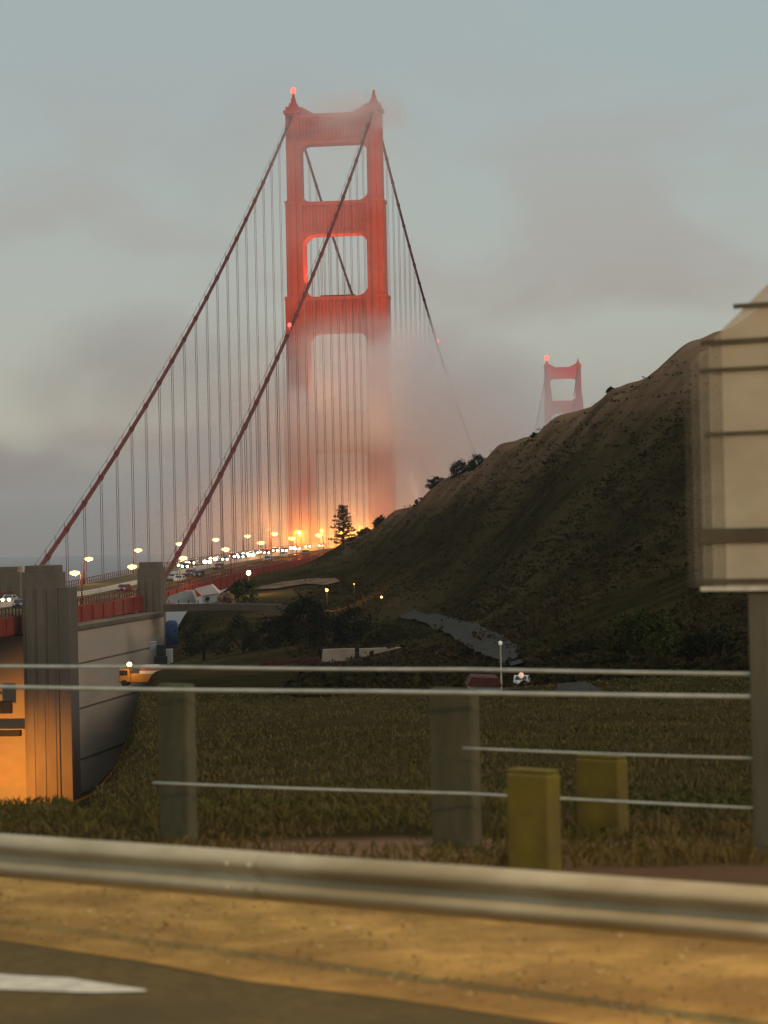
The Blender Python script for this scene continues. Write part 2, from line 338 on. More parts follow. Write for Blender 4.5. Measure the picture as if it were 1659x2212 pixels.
# ------------------------------------------------------------------ cable fence behind the rail
f = empty('cable_fence', lv(829, 15.8)); tag(f, 'wire fence of four pale cables running behind the steel guardrail', 'fence')
def wire(name, pts, r):
    # pts (px, py, d) joined with a little sag
    P = [at(*q) for q in pts]; seg = []
    for a, b in zip(P[:-1], P[1:]):
        for k in range(12): seg.append(a.lerp(b, k / 12) - UP * .008 * math.sin(math.pi * k / 12))
    seg.append(P[-1]); m = MB(); m.tube([p - f.location for p in seg], r, 8); return m.build(name, wirem, f, smooth=True)
wire('cable', [(-900, 1432, 27), (370, 1441, 23.4), (1000, 1446, 21.9), (2300, 1463, 18.8)], .017)
wire('cable', [(-900, 1472, 27), (0, 1484, 24.3), (830, 1494, 22.3), (2300, 1511, 18.8)], .021)
wire('cable', [(330, 1691, 23.5), (1000, 1714, 21.9), (2300, 1776, 18.8)], .013)
wire('cable', [(1000, 1616, 21.9), (1659, 1639, 20.3), (2300, 1658, 18.8)], .011)
fpm = mat('mossy_post', (.13, .115, .065), (.09, .085, .045), 6, .9, bump=.3, stretch=(1, 1, .4))
for px0, px1, d, y0 in ((318, 410, 23.6, 1484), (905, 1025, 22.2, 1494), (-700, -600, 26.5, 1470), (2000, 2120, 19.6, 1505)):
    a = at(px0, y0 - 6, d); b2 = at(px1, y0 - 6, d); wd = (b2 - a).length; c = (a + b2) / 2 - f.location
    m = MB(); m.box(-wd / 2, wd / 2, .03, .17, GZ - .9 - c.z - f.location.z, 0); o = m.build('fence_post', fpm, f); o.location = c; o.rotation_euler = (0, 0, math.atan2(gd.y, gd.x)); bevel(o, .03, 3)
blm = mat('yellow_green_paint', (.21, .165, .02), (.14, .115, .02), 2.5, .8, bump=.3, c3=(.13, .095, .03), scale3=1.7)
for (x0, x1, y0, y1, d), lab in (((1097, 1214, 1662, 1870, 19.6), 'taller yellow green marker block behind the guardrail, left of its twin'), ((1246, 1360, 1632, 1800, 23.5), 'yellow green marker block behind the guardrail, standing further back to the right')):
    a = at(x0, y1, d); b2 = at(x1, y1, d); wd = (b2 - a).length; top = at(x0, y0, d).z; c = (a + b2) / 2; zb = min(gz(c), a.z) - .2
    t_ = empty('marker_block', (c.x, c.y, zb), math.atan2(gd.y, gd.x)); tag(t_, lab, 'marker block', 'marker blocks behind the guardrail')
    m = MB(); m.box(-wd / 2, wd / 2, -.09, .09, 0, top - zb - .03); bevel(m.build('block', blm, t_), .03, 3)
    m = MB(); m.box(-wd / 2 + .012, wd / 2 - .012, -.075, .075, top - zb - .028, top - zb); bevel(m.build('cap', blm, t_), .008)

# ------------------------------------------------------------------ tan screen panel on a post, made up to stand for a blurred see-through streak
def streak_mat(name, c1, c2, fac):
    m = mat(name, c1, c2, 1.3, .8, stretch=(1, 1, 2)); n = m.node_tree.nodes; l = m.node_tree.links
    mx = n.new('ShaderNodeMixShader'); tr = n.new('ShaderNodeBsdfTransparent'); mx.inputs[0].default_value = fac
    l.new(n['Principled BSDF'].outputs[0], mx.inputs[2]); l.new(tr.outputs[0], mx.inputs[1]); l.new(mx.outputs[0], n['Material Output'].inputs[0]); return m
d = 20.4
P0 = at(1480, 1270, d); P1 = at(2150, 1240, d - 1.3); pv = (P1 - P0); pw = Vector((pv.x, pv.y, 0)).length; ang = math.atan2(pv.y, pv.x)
mp_ = Vector((P0.x, P0.y, GZ)); sg = empty('streak_panel', mp_, ang); tag(sg, 'made-up tan translucent panel standing for a blurred streak, crossed by dark horizontal bars, cut off by the right edge', 'panel')
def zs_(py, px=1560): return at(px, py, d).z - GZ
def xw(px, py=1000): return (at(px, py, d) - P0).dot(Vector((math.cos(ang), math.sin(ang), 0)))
zb_ = zs_(1266); k_ = (zs_(648, 1659) - zs_(778, 1490)) / (xw(1659) - xw(1490)); top_ = lambda x: zs_(792, 1490) + k_ * (x - xw(1490))  # top edge raked to follow the hill line behind
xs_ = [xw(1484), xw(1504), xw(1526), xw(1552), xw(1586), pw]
for i_, fac in enumerate((.03, .08, .17, .32, .66)):  # opacity rises strip by strip, copying the streak's blurred fade
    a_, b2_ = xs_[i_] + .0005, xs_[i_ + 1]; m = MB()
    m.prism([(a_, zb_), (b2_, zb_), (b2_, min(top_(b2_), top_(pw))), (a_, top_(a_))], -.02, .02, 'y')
    m.build('streak', streak_mat('tan_streak_%d' % i_, (.7, .63, .47), (.58, .5, .37), fac), sg)
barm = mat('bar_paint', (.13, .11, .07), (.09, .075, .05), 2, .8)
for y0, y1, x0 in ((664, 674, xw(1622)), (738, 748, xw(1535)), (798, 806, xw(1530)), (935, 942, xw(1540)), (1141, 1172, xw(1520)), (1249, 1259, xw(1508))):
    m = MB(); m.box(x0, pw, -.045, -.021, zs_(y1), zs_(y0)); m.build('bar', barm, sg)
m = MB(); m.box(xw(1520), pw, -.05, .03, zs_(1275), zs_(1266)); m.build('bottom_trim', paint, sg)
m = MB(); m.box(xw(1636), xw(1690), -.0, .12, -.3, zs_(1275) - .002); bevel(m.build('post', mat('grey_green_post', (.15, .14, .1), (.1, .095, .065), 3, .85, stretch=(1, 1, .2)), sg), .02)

# sodium street lamp that lights this verge; it stands across the road behind the camera
sl = empty('street_lamp', CAM + F0 * -3 + R0 * 4 - UP * CAMH); tag(sl, 'tall roadside lamp with a long arm standing beside the road behind the viewer', 'street lamp')
m = MB(); m.tube([(0, 0, -.2), (0, 0, 9)], [.12, .07], 10); m.build('pole', dark, sl)
arm_e = F0 * 9.5 - R0 * .5
m = MB(); m.tube([(0, 0, 8.7), arm_e * .3 + UP * 9.3, arm_e + UP * 9.6], .05, 8); m.build('arm', dark, sl)
sod = emit('sodium_glow', (1, .62, .22), 12)
m = MB(); m.ball(arm_e + UP * 9.5, (.4, .4, .15)); m.build('lamp_head', sod, sl)
light('sodium_lamp', 'POINT', arm_e + UP * 9.2, 3100, (1, .62, .27), sl, .35)

# ------------------------------------------------------------------ the bridge
HS, LS, Y2, SAG, MSAG, ZP, ZT = 13.83, 336.2, 1331.5, 8.4, 141.8, 73.9, 227.
def z_side(Y): s = -Y / LS; return ZT + (ZP - ZT) * s - 4 * SAG * s * (1 - s)
def z_main(Y): return ZT - MSAG + MSAG * ((Y - Y2 / 2) / (Y2 / 2)) ** 2
def z_deck(Y): return interp(Y, [(-700, 70.5), (-480, 71.3), (-400, 71.8), (-336, 72.3), (-300, 73.3), (-250, 74.8), (-200, 76), (-117, 77.3), (0, 78.6), (300, 80.3), (665, 81.3), (1030, 80.3), (1331, 78.6), (1700, 74)])
br = empty('suspension_bridge', (0, 0, 0)); tag(br, 'orange red suspension bridge with a fog wrapped tower and a fainter far tower', 'bridge')
SECT = [(0, 74, 18.4, 9.2, 7.2), (74, 124, 17.9, 9.7, 6.6), (124, 163.5, 17.3, 10.3, 5.8), (163.5, 196, 16.7, 10.9, 5.0), (196, 225.8, 16.2, 11.4, 4.2)]
def leg_mesh(s):
    m = MB()
    for z0, z1, xo, xi, hd in SECT:
        a, b = sorted((s * xi, s * xo)); w = b - a
        z0b = z0 + (.02 if z0 else 0)
        m.box(a + .5, b - .5, -hd + .5, hd - .5, z0b, z1)                       # core
        for q in range(3):                                                     # cell columns on both fronts
            x0 = a + w * q / 3 + .12; x1 = a + w * (q + 1) / 3 - .12; k = .0 if q == 1 else .35
            m.box(x0, x1, -hd + k, -hd + .49, z0b, z1 - (0 if q == 1 else .9)); m.box(x0, x1, hd - .49, hd - k, z0b, z1 - (0 if q == 1 else .9))
        for q in range(4):
            y0 = -hd + .5 + (2 * hd - 1) * q / 4 + .15; y1 = -hd + .5 + (2 * hd - 1) * (q + 1) / 4 - .15
            m.box(a, a + .49, y0, y1, z0b, z1 - .5 * (q in (0, 3))); m.box(b - .49, b, y0, y1, z0b, z1 - .5 * (q in (0, 3)))
        if z0 > 100:                                                           # cornice ledge at each setback
            _, _, po_, pi_, ph_ = SECT[[q[0] for q in SECT].index(z0) - 1]; a2, b2 = sorted((s * pi_, s * po_)); m.box(a2 - .12, b2 + .12, -ph_ - .12, ph_ + .12, z0 - 1.05, z0 + .012)
    # saddle housing and mast
    c = s * 13.83
    m.box(c - 2.9, c + 2.9, -4.6, 4.6, 225.8, 226.9); m.box(c - 2.3, c + 2.3, -3.4, 3.4, 226.9, 228.3); m.box(c - 1.5, c + 1.5, -2, 2, 228.3, 229.8, .3)
    m.box(c - .85, c + .85, -.9, .9, 229.8, 231.6, .2); m.box(c - .45, c + .45, -.45, .45, 231.6, 233.2, .1)
    # stepped shoulder down to the strut
    for q in range(5):
        x0, x1 = sorted((s * (11.4 - q * 1.1), s * (11.38 - (q + 1) * 1.1))); m.box(x0, x1, -2.6, 2.6, 225.6, 228.3 - .62 * q - .3)
    return m
STRUT = [(110.3, 124, 9.7, 5.4, 3.2), (151.2, 163.3, 10.3, 4.7, 4.5), (184.4, 195.6, 10.9, 4.1, 4.3), (215.3, 225.5, 11.4, 3.5, 3.6)]
def strut_mesh(k):
    z0, z1, xi, hd, R = STRUT[k]; m = MB()
    m.box(-xi + .01, xi - .01, -hd + 1.1, hd - 1.1, z0 + .01, z1 - .01)
    for sy in (-1, 1):
        y0, y1 = sorted((sy * (hd - 1.09), sy * (hd - .7))); yp0, yp1 = sorted((sy * (hd - 1.09), sy * hd))
        m.box(-xi + .02, xi - .02, yp0, yp1, z1 - 1.3, z1); m.box(-xi + .02, xi - .02, yp0, yp1, z0, z0 + 1.1)
        nr = 18
        for q in range(nr):                                                 # upright fluting
            x0 = -xi + 2 * xi * q / nr + .12; x1 = -xi + 2 * xi * (q + 1) / nr - .3; m.box(x0, x1, y0, y1, z0 + 1.12, z1 - 1.32)
    def fillet(cx, cz, sx, sz, R):
        n = 8; arc = [(cx + sx * R * (1 - math.sin(math.pi / 2 * i / n)), cz + sz * R * (1 - math.cos(math.pi / 2 * i / n))) for i in range(n + 1)]
        m.prism([(cx, cz)] + arc, -hd + .4, hd - .4)
    ex = .02
    xi_b = STRUT[k][2] if k == 0 else STRUT[k][2]
    for sx in (-1, 1):
        below = SECT[k + 1][3]; above = SECT[min(k + 2, 4)][3]
        fillet(-sx * (below + .3), z0 + ex, sx, -1, R)                       # under the strut
        if k < 3: fillet(-sx * (above + .3), z1 - ex, sx, 1, R * .9)       # on the strut
    return m
def make_tower(Y):
    t = empty('tower', (0, Y, 0)); t.parent = br
    for s in (-1, 1): leg_mesh(s).build('leg', red, t)
    for k in range(4): strut_mesh(k).build('strut', red, t)
    m = MB()
    for z0, z1 in ((12, 40), (40, 70)):
        for a in (-1, 1): m.tube([(a * 9.5, 0, z0), (-a * 9.5, 0, z1)], 1.1, 4)
        m.box(-9.6, 9.6, -1.2, 1.2, z1 - 1.5, z1 + 1.5)
    m.build('brace', red, t)
    m = MB(); m.box(-24, 24, -14, 14, -4, 12); m.build('pier', conc, t)
    return t
tw = make_tower(0)
t2 = empty('tower', (0, Y2, 0)); t2.parent = br; t2['label'] = 'far tower faded by haze, only its top rises over the hill'
tw['label'] = 'near orange red tower with four struts, middle wrapped in fog'
for ch in [x for x in S.objects if x.parent == tw]:
    c = ch.copy(); C.objects.link(c); c.parent = t2
# main cables with bands
def cable(X):
    m = MB(); pts = [(X, Y, z_side(Y) ) for Y in np.linspace(-LS - 6, 0, 46)] + [(X, Y, z_main(Y)) for Y in np.linspace(0, Y2, 90)[1:]] + [(X, Y2 + 336, 74)]
    m.tube(pts, .47, 8)
    for k in range(1, 22):
        Y = -15.24 * k; z = z_side(Y); dz = z_side(Y + 1) - z_side(Y - 1); t = Vector((0, 2, dz)).normalized()
        m.tube([Vector((X, Y, z)) - t * .8, Vector((X, Y, z)) + t * .8], .62, 8)
    for k in range(1, 60):
        Y = 15.24 * k; z = z_main(Y); t = Vector((0, 2, z_main(Y + 1) - z_main(Y - 1))).normalized(); m.tube([Vector((X, Y, z)) - t * .8, Vector((X, Y, z)) + t * .8], .62, 6)
    for off in (-.45, .45):           # hand ropes
        m.tube([(X + off, Y, z_side(Y) + 1.5) for Y in np.linspace(-LS, -6, 60)], .05, 4)
    for k in range(1, 44):
        Y = -7.62 * k; z = z_side(Y); m.box(X - .5, X - .4, Y - .05, Y + .05, z, z + 1.5); m.box(X + .4, X + .5, Y - .05, Y + .05, z, z + 1.5)
    return m
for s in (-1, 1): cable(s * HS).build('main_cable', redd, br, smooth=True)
# suspender ropes: the nearest hundred each a part, the rest one part
def rope_mesh(m, X, Y, zt, zb):
    for dx in (-.22, .22): m.tube([(X + dx, Y, zb), (X + dx, Y, zt)], .07, 5)
sus = []
for s in (-1, 1):
    for k in range(1, 22):
        Y = -15.24 * k
        if z_side(Y) - z_deck(Y) > 1.5: sus.append((s * HS, Y, z_side(Y)))
    for k in range(1, 87):
        Y = 15.24 * k; sus.append((s * HS, Y, z_main(Y)))
sus.sort(key=lambda q: q[1])
for X, Y, zt in sus[:98]:
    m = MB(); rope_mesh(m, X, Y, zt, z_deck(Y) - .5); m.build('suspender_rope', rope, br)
m = MB()
for X, Y, zt in sus[98:]: rope_mesh(m, X, Y, zt, z_deck(Y) - .5)
tag(m.build('suspender_rope', rope, br), kind='stuff')
# deck
DY = list(np.arange(-640, 1680, 12.))
def strip(x0, x1, dz0, dz1, Ys=DY):
    m = MB(); v = []
    for Y in Ys:
        z = z_deck(Y); v += [(x0, Y, z + dz0), (x1, Y, z + dz0), (x1, Y, z + dz1), (x0, Y, z + dz1)]
    f = [(4 * i + a, 4 * i + (a + 1) % 4, 4 * i + 4 + (a + 1) % 4, 4 * i + 4 + a) for i in range(len(Ys) - 1) for a in range(4)]
    f += [(0, 1, 2, 3), tuple(4 * (len(Ys) - 1) + a for a in (3, 2, 1, 0))]
    return m.add(v, f)
strip(-12.6, 12.6, -.6, -.0).build('roadway', asph, br)
for s in (-1, 1):
    a, b = sorted((s * 12.62, s * 13.3)); m = strip(a, b, -3.0, -.1)
    for Y in np.arange(-640, 300, 7.62):                                # stiffeners of the plate girder
        z = z_deck(Y); a2, b2 = sorted((s * 13.3, s * 13.5)); m.box(a2, b2, Y - .15, Y + .15, z - 2.9, z - .25)
    m.build('girder', gird, br)
    a, b = sorted((s * 12.7, s * 12.86)); m = strip(a, b, 1.15, 1.3); m.v += []
    m2 = strip(a, b, .35, .45); m.add(m2.v, m2.f)
    for Y in np.arange(-640, 320, 1.9):
        z = z_deck(Y); m.box(a, b, Y - .06, Y + .06, z - .1, z + 1.15)
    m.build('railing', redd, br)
for Y in np.arange(-640, 500, 15.24):
    z = z_deck(Y); m = MB(); m.box(-12.6, 12.6, Y - .4, Y + .4, z - 2.8, z - .62); m.build('floor_beam', red, br)
mb = strip(-.3, .3, .004, .85, list(np.arange(-640, 300, 12.)))  # pale strip added where headlights draw a bright trail
tag(mb.build('trail_barrier', white), 'low pale barrier dividing the traffic lanes along the bridge deck', 'barrier')
# beacons
bcn = emit('beacon_red', (1, .05, .035), 6)
def beacon(p, e, r=.7):
    m = MB(); m.ball(p, (r, r, r * 1.2)); m.build('beacon', bcn, br)
    light('beacon_light', 'POINT', p, e, (1, .15, .08), br, .6)
beacon((-HS, 0, 234.2), 220000, .9)
beacon((-HS, Y2, 234.2), 60000, 1.9)
yy = min(np.linspace(-LS, 0, 500), key=lambda Y: abs(proj((HS, Y, z_side(Y)))[1] - 714)); beacon((HS, yy, z_side(yy) + 1.4), 2500, .5)
yy = min(np.linspace(0, 600, 500), key=lambda Y: abs(proj((HS, Y, z_main(Y)))[1] - 745)); beacon((HS, yy, z_main(yy) + 1.4), 3000, .75)

# ------------------------------------------------------------------ pylons and anchorage
def shaft(name, label, X0, X1, Y0, Y1, zb, zt, step=None):
    o = empty(name, ((X0 + X1) / 2, (Y0 + Y1) / 2, zb)); tag(o, label, 'pylon', 'concrete pylons flanking the deck')
    w, dp, h = (X1 - X0) / 2, (Y1 - Y0) / 2, zt - zb; m = MB()
    m.box(-w, w, -dp, dp, 0, h)
    for a in (-.62, 0, .62):                                             # flutes
        m.box(w * a - w * .2, w * a + w * .2, -dp - .16, -dp - .001, 0, h - 2.5)
    o2 = m.build('shaft', conc, o); bevel(o2, .12)
    m = MB(); m.box(-w * .86, w * .86, -dp * .9, dp * .9, h + .001, h + 1.1); bevel(m.build('cap', conc, o), .1)
    if step:
        m = MB(); m.box(w + .002, w + step[0], -dp * .9, dp * .9, 0, h - step[1]); bevel(m.build('buttress', conc, o), .1)
    return o
zt = lambda px, py, X: at(px, py, 1).z
def zfor(X, Y, py):
    lo, hi = 0., 140.
    for _ in range(40):
        m = (lo + hi) / 2
        if proj((X, Y, m))[1] > py: lo = m
        else: hi = m
    return m
# near west shaft: its north face spans px 52..122 at X 14.6..20.4
X1 = 20.6; Yn = y_at(X1, 124); X0 = X1
while proj((X0, Yn, 60))[0] > 52: X0 -= .05
shaft('concrete_pylon', 'weathered concrete pylon with a lower buttress on its right, nearest the viewer', X0, X1, Yn, Yn + 5.5, 28, zfor(X1, Yn, 1236), (1.9, 2.4))
Yf = -LS - 5.2; X1 = 16.9
Yf = y_at(X1, 348); X0 = X1
while proj((X0, Yf, 60))[0] > 300: X0 -= .05
shaft('concrete_pylon', 'slimmer concrete pylon where the right hand cable meets the deck', X0, X1, Yf, Yf + 4, 40, zfor(X1, Yf, 1226))
Xe = -14.3
while proj((Xe, Yf, 60))[0] < 46: Xe += .05
shaft('concrete_pylon', 'concrete pylon cut off by the left edge with an orange lit flank', Xe - 6.5, Xe, Yf, Yf + 4, 40, zfor(Xe, Yf, 1236))
an = empty('anchorage', (0, Yn, 30)); tag(an, 'broad plain concrete anchorage wall below the deck between two pylons', 'anchorage')
m = MB(); m.box(-13, 17.4, 5.6, Yf - Yn - .1, -8, 38.2); wallm = mat('pale_concrete', (.55, .42, .3), (.44, .34, .24), .2, .9, bump=.2, stretch=(1, .3, 2), c3=(.44, .37, .29), scale3=.1); bevel(m.build('wall', wallm, an), .1)
m = MB()
for z in (8, 16.5, 25, 32.5): m.box(17.402, 17.5, 5.7, Yf - Yn - .2, z, z + .22)
m.build('form_line', conc, an)
m = MB(); m.box(-13.1, 17.7, 5.62, Yf - Yn - .12, 38.202, 38.9); m.build('coping', conc, an)
m = MB(); m.box(-60, X0 - 3.2, -3, 2, -8, 21); m.build('lower_wall', conc, an)
# work flood lamp on the near pylon's foot
fl = empty('flood_lamp', (13, Yn - 15, 36)); tag(fl, 'orange sodium flood lamp lighting the foot of the nearest concrete pylon', 'flood lamp')
fl.location.z = max(gz(fl.location), 30)
m = MB(); m.tube([(0, 0, -1), (0, 0, 4)], .12, 8); m.build('pole', dark, fl)
m = MB(); m.box(-.5, .5, -.2, .2, 4, 4.5); m.build('lamp_head', dark, fl)
light('flood', 'SPOT', (0, 1.2, 4.2), 24000, (1, .37, .04), fl, .4, spot=1.9, target=(2, 15, 3))
light('flood_high', 'SPOT', (-9, 6, 4.2), 5000, (1, .37, .04), fl, .4, spot=1.3, target=(-7, 16, 0))
sgn = empty('work_platform', at(20, 1590, 380)); tag(sgn, 'small dark platform and box hanging against the orange lit wall', 'platform')
m = MB(); m.box(-3.4, 1.9, -.6, .6, 0, .9); m.build('deck', dark, sgn)
m = MB(); m.box(-1.3, .5, -.5, .5, 3.6, 5.6); m.build('cabinet', dark, sgn)
m = MB(); m.box(-3.2, -3.0, -.1, .1, .9, 5.6); m.box(-3.2, -1.3, -.1, .1, 4.6, 4.8); m.build('frame', dark, sgn)

# ------------------------------------------------------------------ street lamps on the deck
glow_y = emit('lamp_glow_pale', (1, .6, .16), 4.5); glow_o = emit('lamp_glow_orange', (1, .5, .09), 9)
def deck_lamp(X, Y, s, lab, grp, H=5.9, orange=False, e=700):
    z = z_deck(Y); o = empty('street_lamp', (X, Y, z - .1)); tag(o, lab, 'street lamp', grp)
    m = MB(); m.tube([(0, 0, 0), (0, 0, H * .7), (s * .15, 0, H * .92), (s * .9, 0, H)], [.16, .12, .1, .08], 6); m.build('pole', redd, o)
    m = MB(); m.box(s * 1.2 - .5, s * 1.2 + .5, -.35, .35, H - .02, H + .12); m.build('hood', redd, o)
    m = MB(); m.ball((s * 1.2, 0, H - .25), (.95, .7, .42)); m.build('lantern', glow_o if orange else glow_y, o)
    light('lamp_light', 'POINT', (s * 1.2, 0, H - .8), e, (1, .62, .22) if not orange else (1, .34, .03), o, .3)
ky = [-388, -343, -297, -251, -206, -160, -114, -69, -23, 24, 70]
for i, Y in enumerate(ky):
    deck_lamp(-12.3, Y, 1, 'street lamp along the far railing of the bridge, %s from the left' % ORD[i], 'street lamps on the bridge', orange=Y > -90, e=1200 if Y < -90 else 32000)
kw = [-392, -349, -303, -257, -212, -166, -120, -75, -30]
for i, Y in enumerate(kw):
    deck_lamp(12.3, Y, -1, 'street lamp along the near railing of the bridge, %s from the left' % ORD[i], 'street lamps on the bridge', orange=Y > -190, e=1200 if Y < -190 else (10000 if Y < -100 else 27000))

# ------------------------------------------------------------------ cars
carp = [mat('car_paint_' + n_, c, tuple(v * .85 for v in c), 1, .35, .3) for n_, c in (('silver', (.4, .4, .4)), ('black', (.03, .03, .035)), ('white', (.65, .64, .62)), ('blue', (.05, .08, .16)), ('red', (.25, .03, .03)))]
tyre = mat('tyre', (.02, .02, .02), (.015, .015, .015), 5, .9); hl = emit('headlight_white', (1, .9, .66), 12); tl = emit('taillight_red', (1, .05, .03), 16)
tl_d = emit('taillight_off', (.3, .01, .01), .0); hl_d = mat('headlight_off', (.5, .5, .5), None, 1, .2)
def make_car(paint_m, lit):
    """nose towards -Y"""
    c = empty('car'); c['category'] = 'car'
    side = [(-2.2, .3), (-2.25, .7), (-1.3, .95), (-.6, 1.42), (.9, 1.46), (1.7, 1.05), (2.2, .98), (2.25, .35)]
    m = MB(); m.prism(side, -.9, .9, 'x'); bevel(m.build('body', paint_m, c), .08)
    m = MB()
    m.prism([(-1.2, .98), (-.58, 1.37), (.85, 1.4), (1.5, 1.05)], -.915, -.902, 'x'); m.prism([(-1.2, .98), (-.58, 1.37), (.85, 1.4), (1.5, 1.05)], .902, .915, 'x')
    m.add([(-.75, -1.28, .985), (.75, -1.28, .985), (.66, -.66, 1.42), (-.66, -.66, 1.42)], [(0, 1, 2, 3)]); m.add([(-.7, 1.66, 1.1), (.7, 1.66, 1.1), (.62, .98, 1.46), (-.62, .98, 1.46)], [(3, 2, 1, 0)])
    m.build('windows', glass, c)
    for sx in (-1, 1):
        for y in (-1.4, 1.4):
            m = MB(); m.tube([(sx * .72, y, .33), (sx * .93, y, .33)], .33, 12); m.build('wheel', tyre, c)
        m = MB(); m.ball((sx * .62, -2.22, .7), (.3, .12, .26)); m.build('headlight', hl if lit == 'front' else hl_d, c)
        m = MB(); m.ball((sx * .66, 2.22, .8), (.2, .08, .14)); m.build('taillight', tl if lit == 'rear' else tl_d, c)
    return c
protos = {}
def place_car(X, Y, facing, pm, lab, grp, z=None, rz=None):
    key = (pm, facing)
    if key not in protos: o = protos[key] = make_car(carp[pm], 'front' if facing < 0 else 'rear')
    else: o = copy_tree(protos[key])
    o.location = (X, Y, z_deck(Y) + .01 if z is None else z); o.rotation_euler = (math.atan((z_deck(Y + 3) - z_deck(Y - 3)) / 6) if z is None else 0, 0, rz or 0)
    tag(o, lab, 'car', grp)
    if facing < 0: light('headlight_beam', 'SPOT', (0, -2.5, .75), 900, (1, .9, .7), o, .2, spot=1.3, target=(0, -12, .4))
    return o
big_hl = []
for sx in (-1, 1):
    m = MB(); m.ball((sx * .62, -2.24, .8), (.5, .16, .45)); o = m.build('headlight', hl); big_hl.append(o.data); bpy.data.objects.remove(o)
onc = [(-4.5, 20), (-7.5, 395), (-4.5, 404), (-7.8, 418), (-4.3, 452), (-7.6, 464), (-4.4, 490), (-7.7, 505), (-4.4, 524), (-7.6, 534), (-4.4, 546), (-8, 556), (-4.4, 580), (-7.6, 598), (-4.4, 618), (-7.7, 636), (-4.4, 646), (-7.6, 668), (-4.4, 697)]
for i, (X, px) in enumerate(onc):
    _c = place_car(X, y_at(X, px, 74), -1, [0, 2, 1, 3, 0][i % 5], 'car with glaring white headlights driving towards the viewer, %s from the left' % ORD[i], 'cars on the bridge')
    if i in (4, 5, 9, 10, 15):
        for ch in [x for x in S.objects if x.parent == _c and x.name.startswith('headlight') and x.type == 'MESH']: ch.data = big_hl[0 if ch.data.vertices[0].co.x < 0 else 1]
away = [(4.6, 45), (4.6, 268), (4.8, 372), (8.3, 388), (4.8, 412), (8.2, 430), (4.8, 473), (8.3, 580), (4.8, 612), (8.2, 660)]
for i, (X, px) in enumerate(away):
    place_car(X, y_at(X, px, 74), 1, [1, 4, 0, 2, 3][i % 5], 'car with red tail lights driving away over the bridge, %s from the left' % ORD[i], 'cars on the bridge')

# ------------------------------------------------------------------ tower flood lighting (deck and strut fixtures, added fill lamps)
for s in (-1, 1):
    for q, (yy, tgt) in enumerate(((-84, 205), (-66, 158))):
        o = empty('tower_floodlight', (s * 14.2, yy, z_deck(yy) + .2)); tag(o, 'floodlight fixed outside the %s railing aimed up the near tower, %s of its pair' % ('far' if s < 0 else 'near', ('nearer', 'farther')[q]), 'floodlight', 'floodlights at the foot of the near tower')
        m = MB(); m.box(-.5, .5, -.3, .3, 0, .7); m.build('housing', dark, o)
        light('floodlight_lamp', 'SPOT', (0, 0, .9), (90000, 50000)[q], (1, .46, .16), o, .4, spot=math.radians((34, 40)[q]), target=(-s * 4, -yy - 3, tgt - z_deck(yy)))
p = gp(900, 524); o = empty('fill_light', (p.x, p.y, p.z - .2)); tag(o, 'searchlight added unseen behind the ridge to brighten the top of the near tower', 'fill_light')  # unseen lamp added to brighten the near tower's top
m = MB(); m.box(-.8, .8, -.5, .5, 0, .4); m.tube([(0, -.35, .9), (0, .35, 1.2)], .42, 12); m.build('housing', dark, o)
light('fill_lamp', 'SPOT', (0, .8, 1.6), 1600000, (1, .74, .52), o, .6, spot=math.radians(21), target=(-p.x, -p.y, 199 - p.z))
for sx in (-1, 1):  # lamps added on the cables to tint the far tower pink
    o = empty('far_tower_fill', (sx * 13.83, Y2 - 90, z_main(Y2 - 90) + 1)); tag(o, 'added lamp on the %s cable reddening the far tower' % ('left' if sx < 0 else 'right'), 'floodlight', 'added lamps on the main cables')
    m = MB(); m.box(-.4, .4, -.25, .25, -.4, .3); m.build('housing', dark, o)
    light('floodlight_lamp', 'SPOT', (0, .5, .6), 110000, (1, .5, .45), o, .4, spot=math.radians(60), target=(-sx * 8, 90, 15))
for z, k in ((163.6, 2), (124.3, 1)):
    o = empty('strut_floodlight', (0, 0, z)); tag(o, 'row of floodlights standing on the %s strut of the near tower' % ('third' if k == 2 else 'lowest'), 'floodlight', 'floodlights on the tower struts')
    m = MB(); m.box(-6, 6, -.3, .3, 0, .5); m.build('housing', dark, o)
    for x in (-5, 5): light('strut_lamp', 'SPOT', (x, 0, .8), (14000 if k == 2 else 9000), (1, .45, .12), o, .5, spot=2.2, target=(x, 0, 20))

# ------------------------------------------------------------------ vegetation
def leafmat(name, c, trans=0): return mat(name, c, tuple(v * .45 for v in c), .8, .85, c3=tuple(v * 1.5 for v in c), scale3=.25, spec=0)
lf_dark = leafmat('dark_foliage', (.016, .02, .009)); lf_olive = leafmat('olive_foliage', (.045, .042, .016)); lf_green = leafmat('green_foliage', (.036, .046, .01)); lf_con = leafmat('conifer_foliage', (.018, .026, .014))
def crown(m, rx, ry, rz, zc, nc, nl, ls, flat=1.):
    for _ in range(nc):
        th = random.uniform(0, 6.283); u = random.uniform(-.8, 1); rr = math.sqrt(max(0, 1 - u * u)) * random.uniform(.45, 1)
        c = Vector((rx * rr * math.cos(th), ry * rr * math.sin(th), zc + rz * u * random.uniform(.6, 1)))
        cr = min(rx, rz) * random.uniform(.22, .42)
        for _ in range(nl):
            g_ = Vector((random.gauss(0, .5), random.gauss(0, .5), random.gauss(0, .38 * flat))) * cr; m.leaf(c + g_, ls * random.uniform(.6, 1.3))
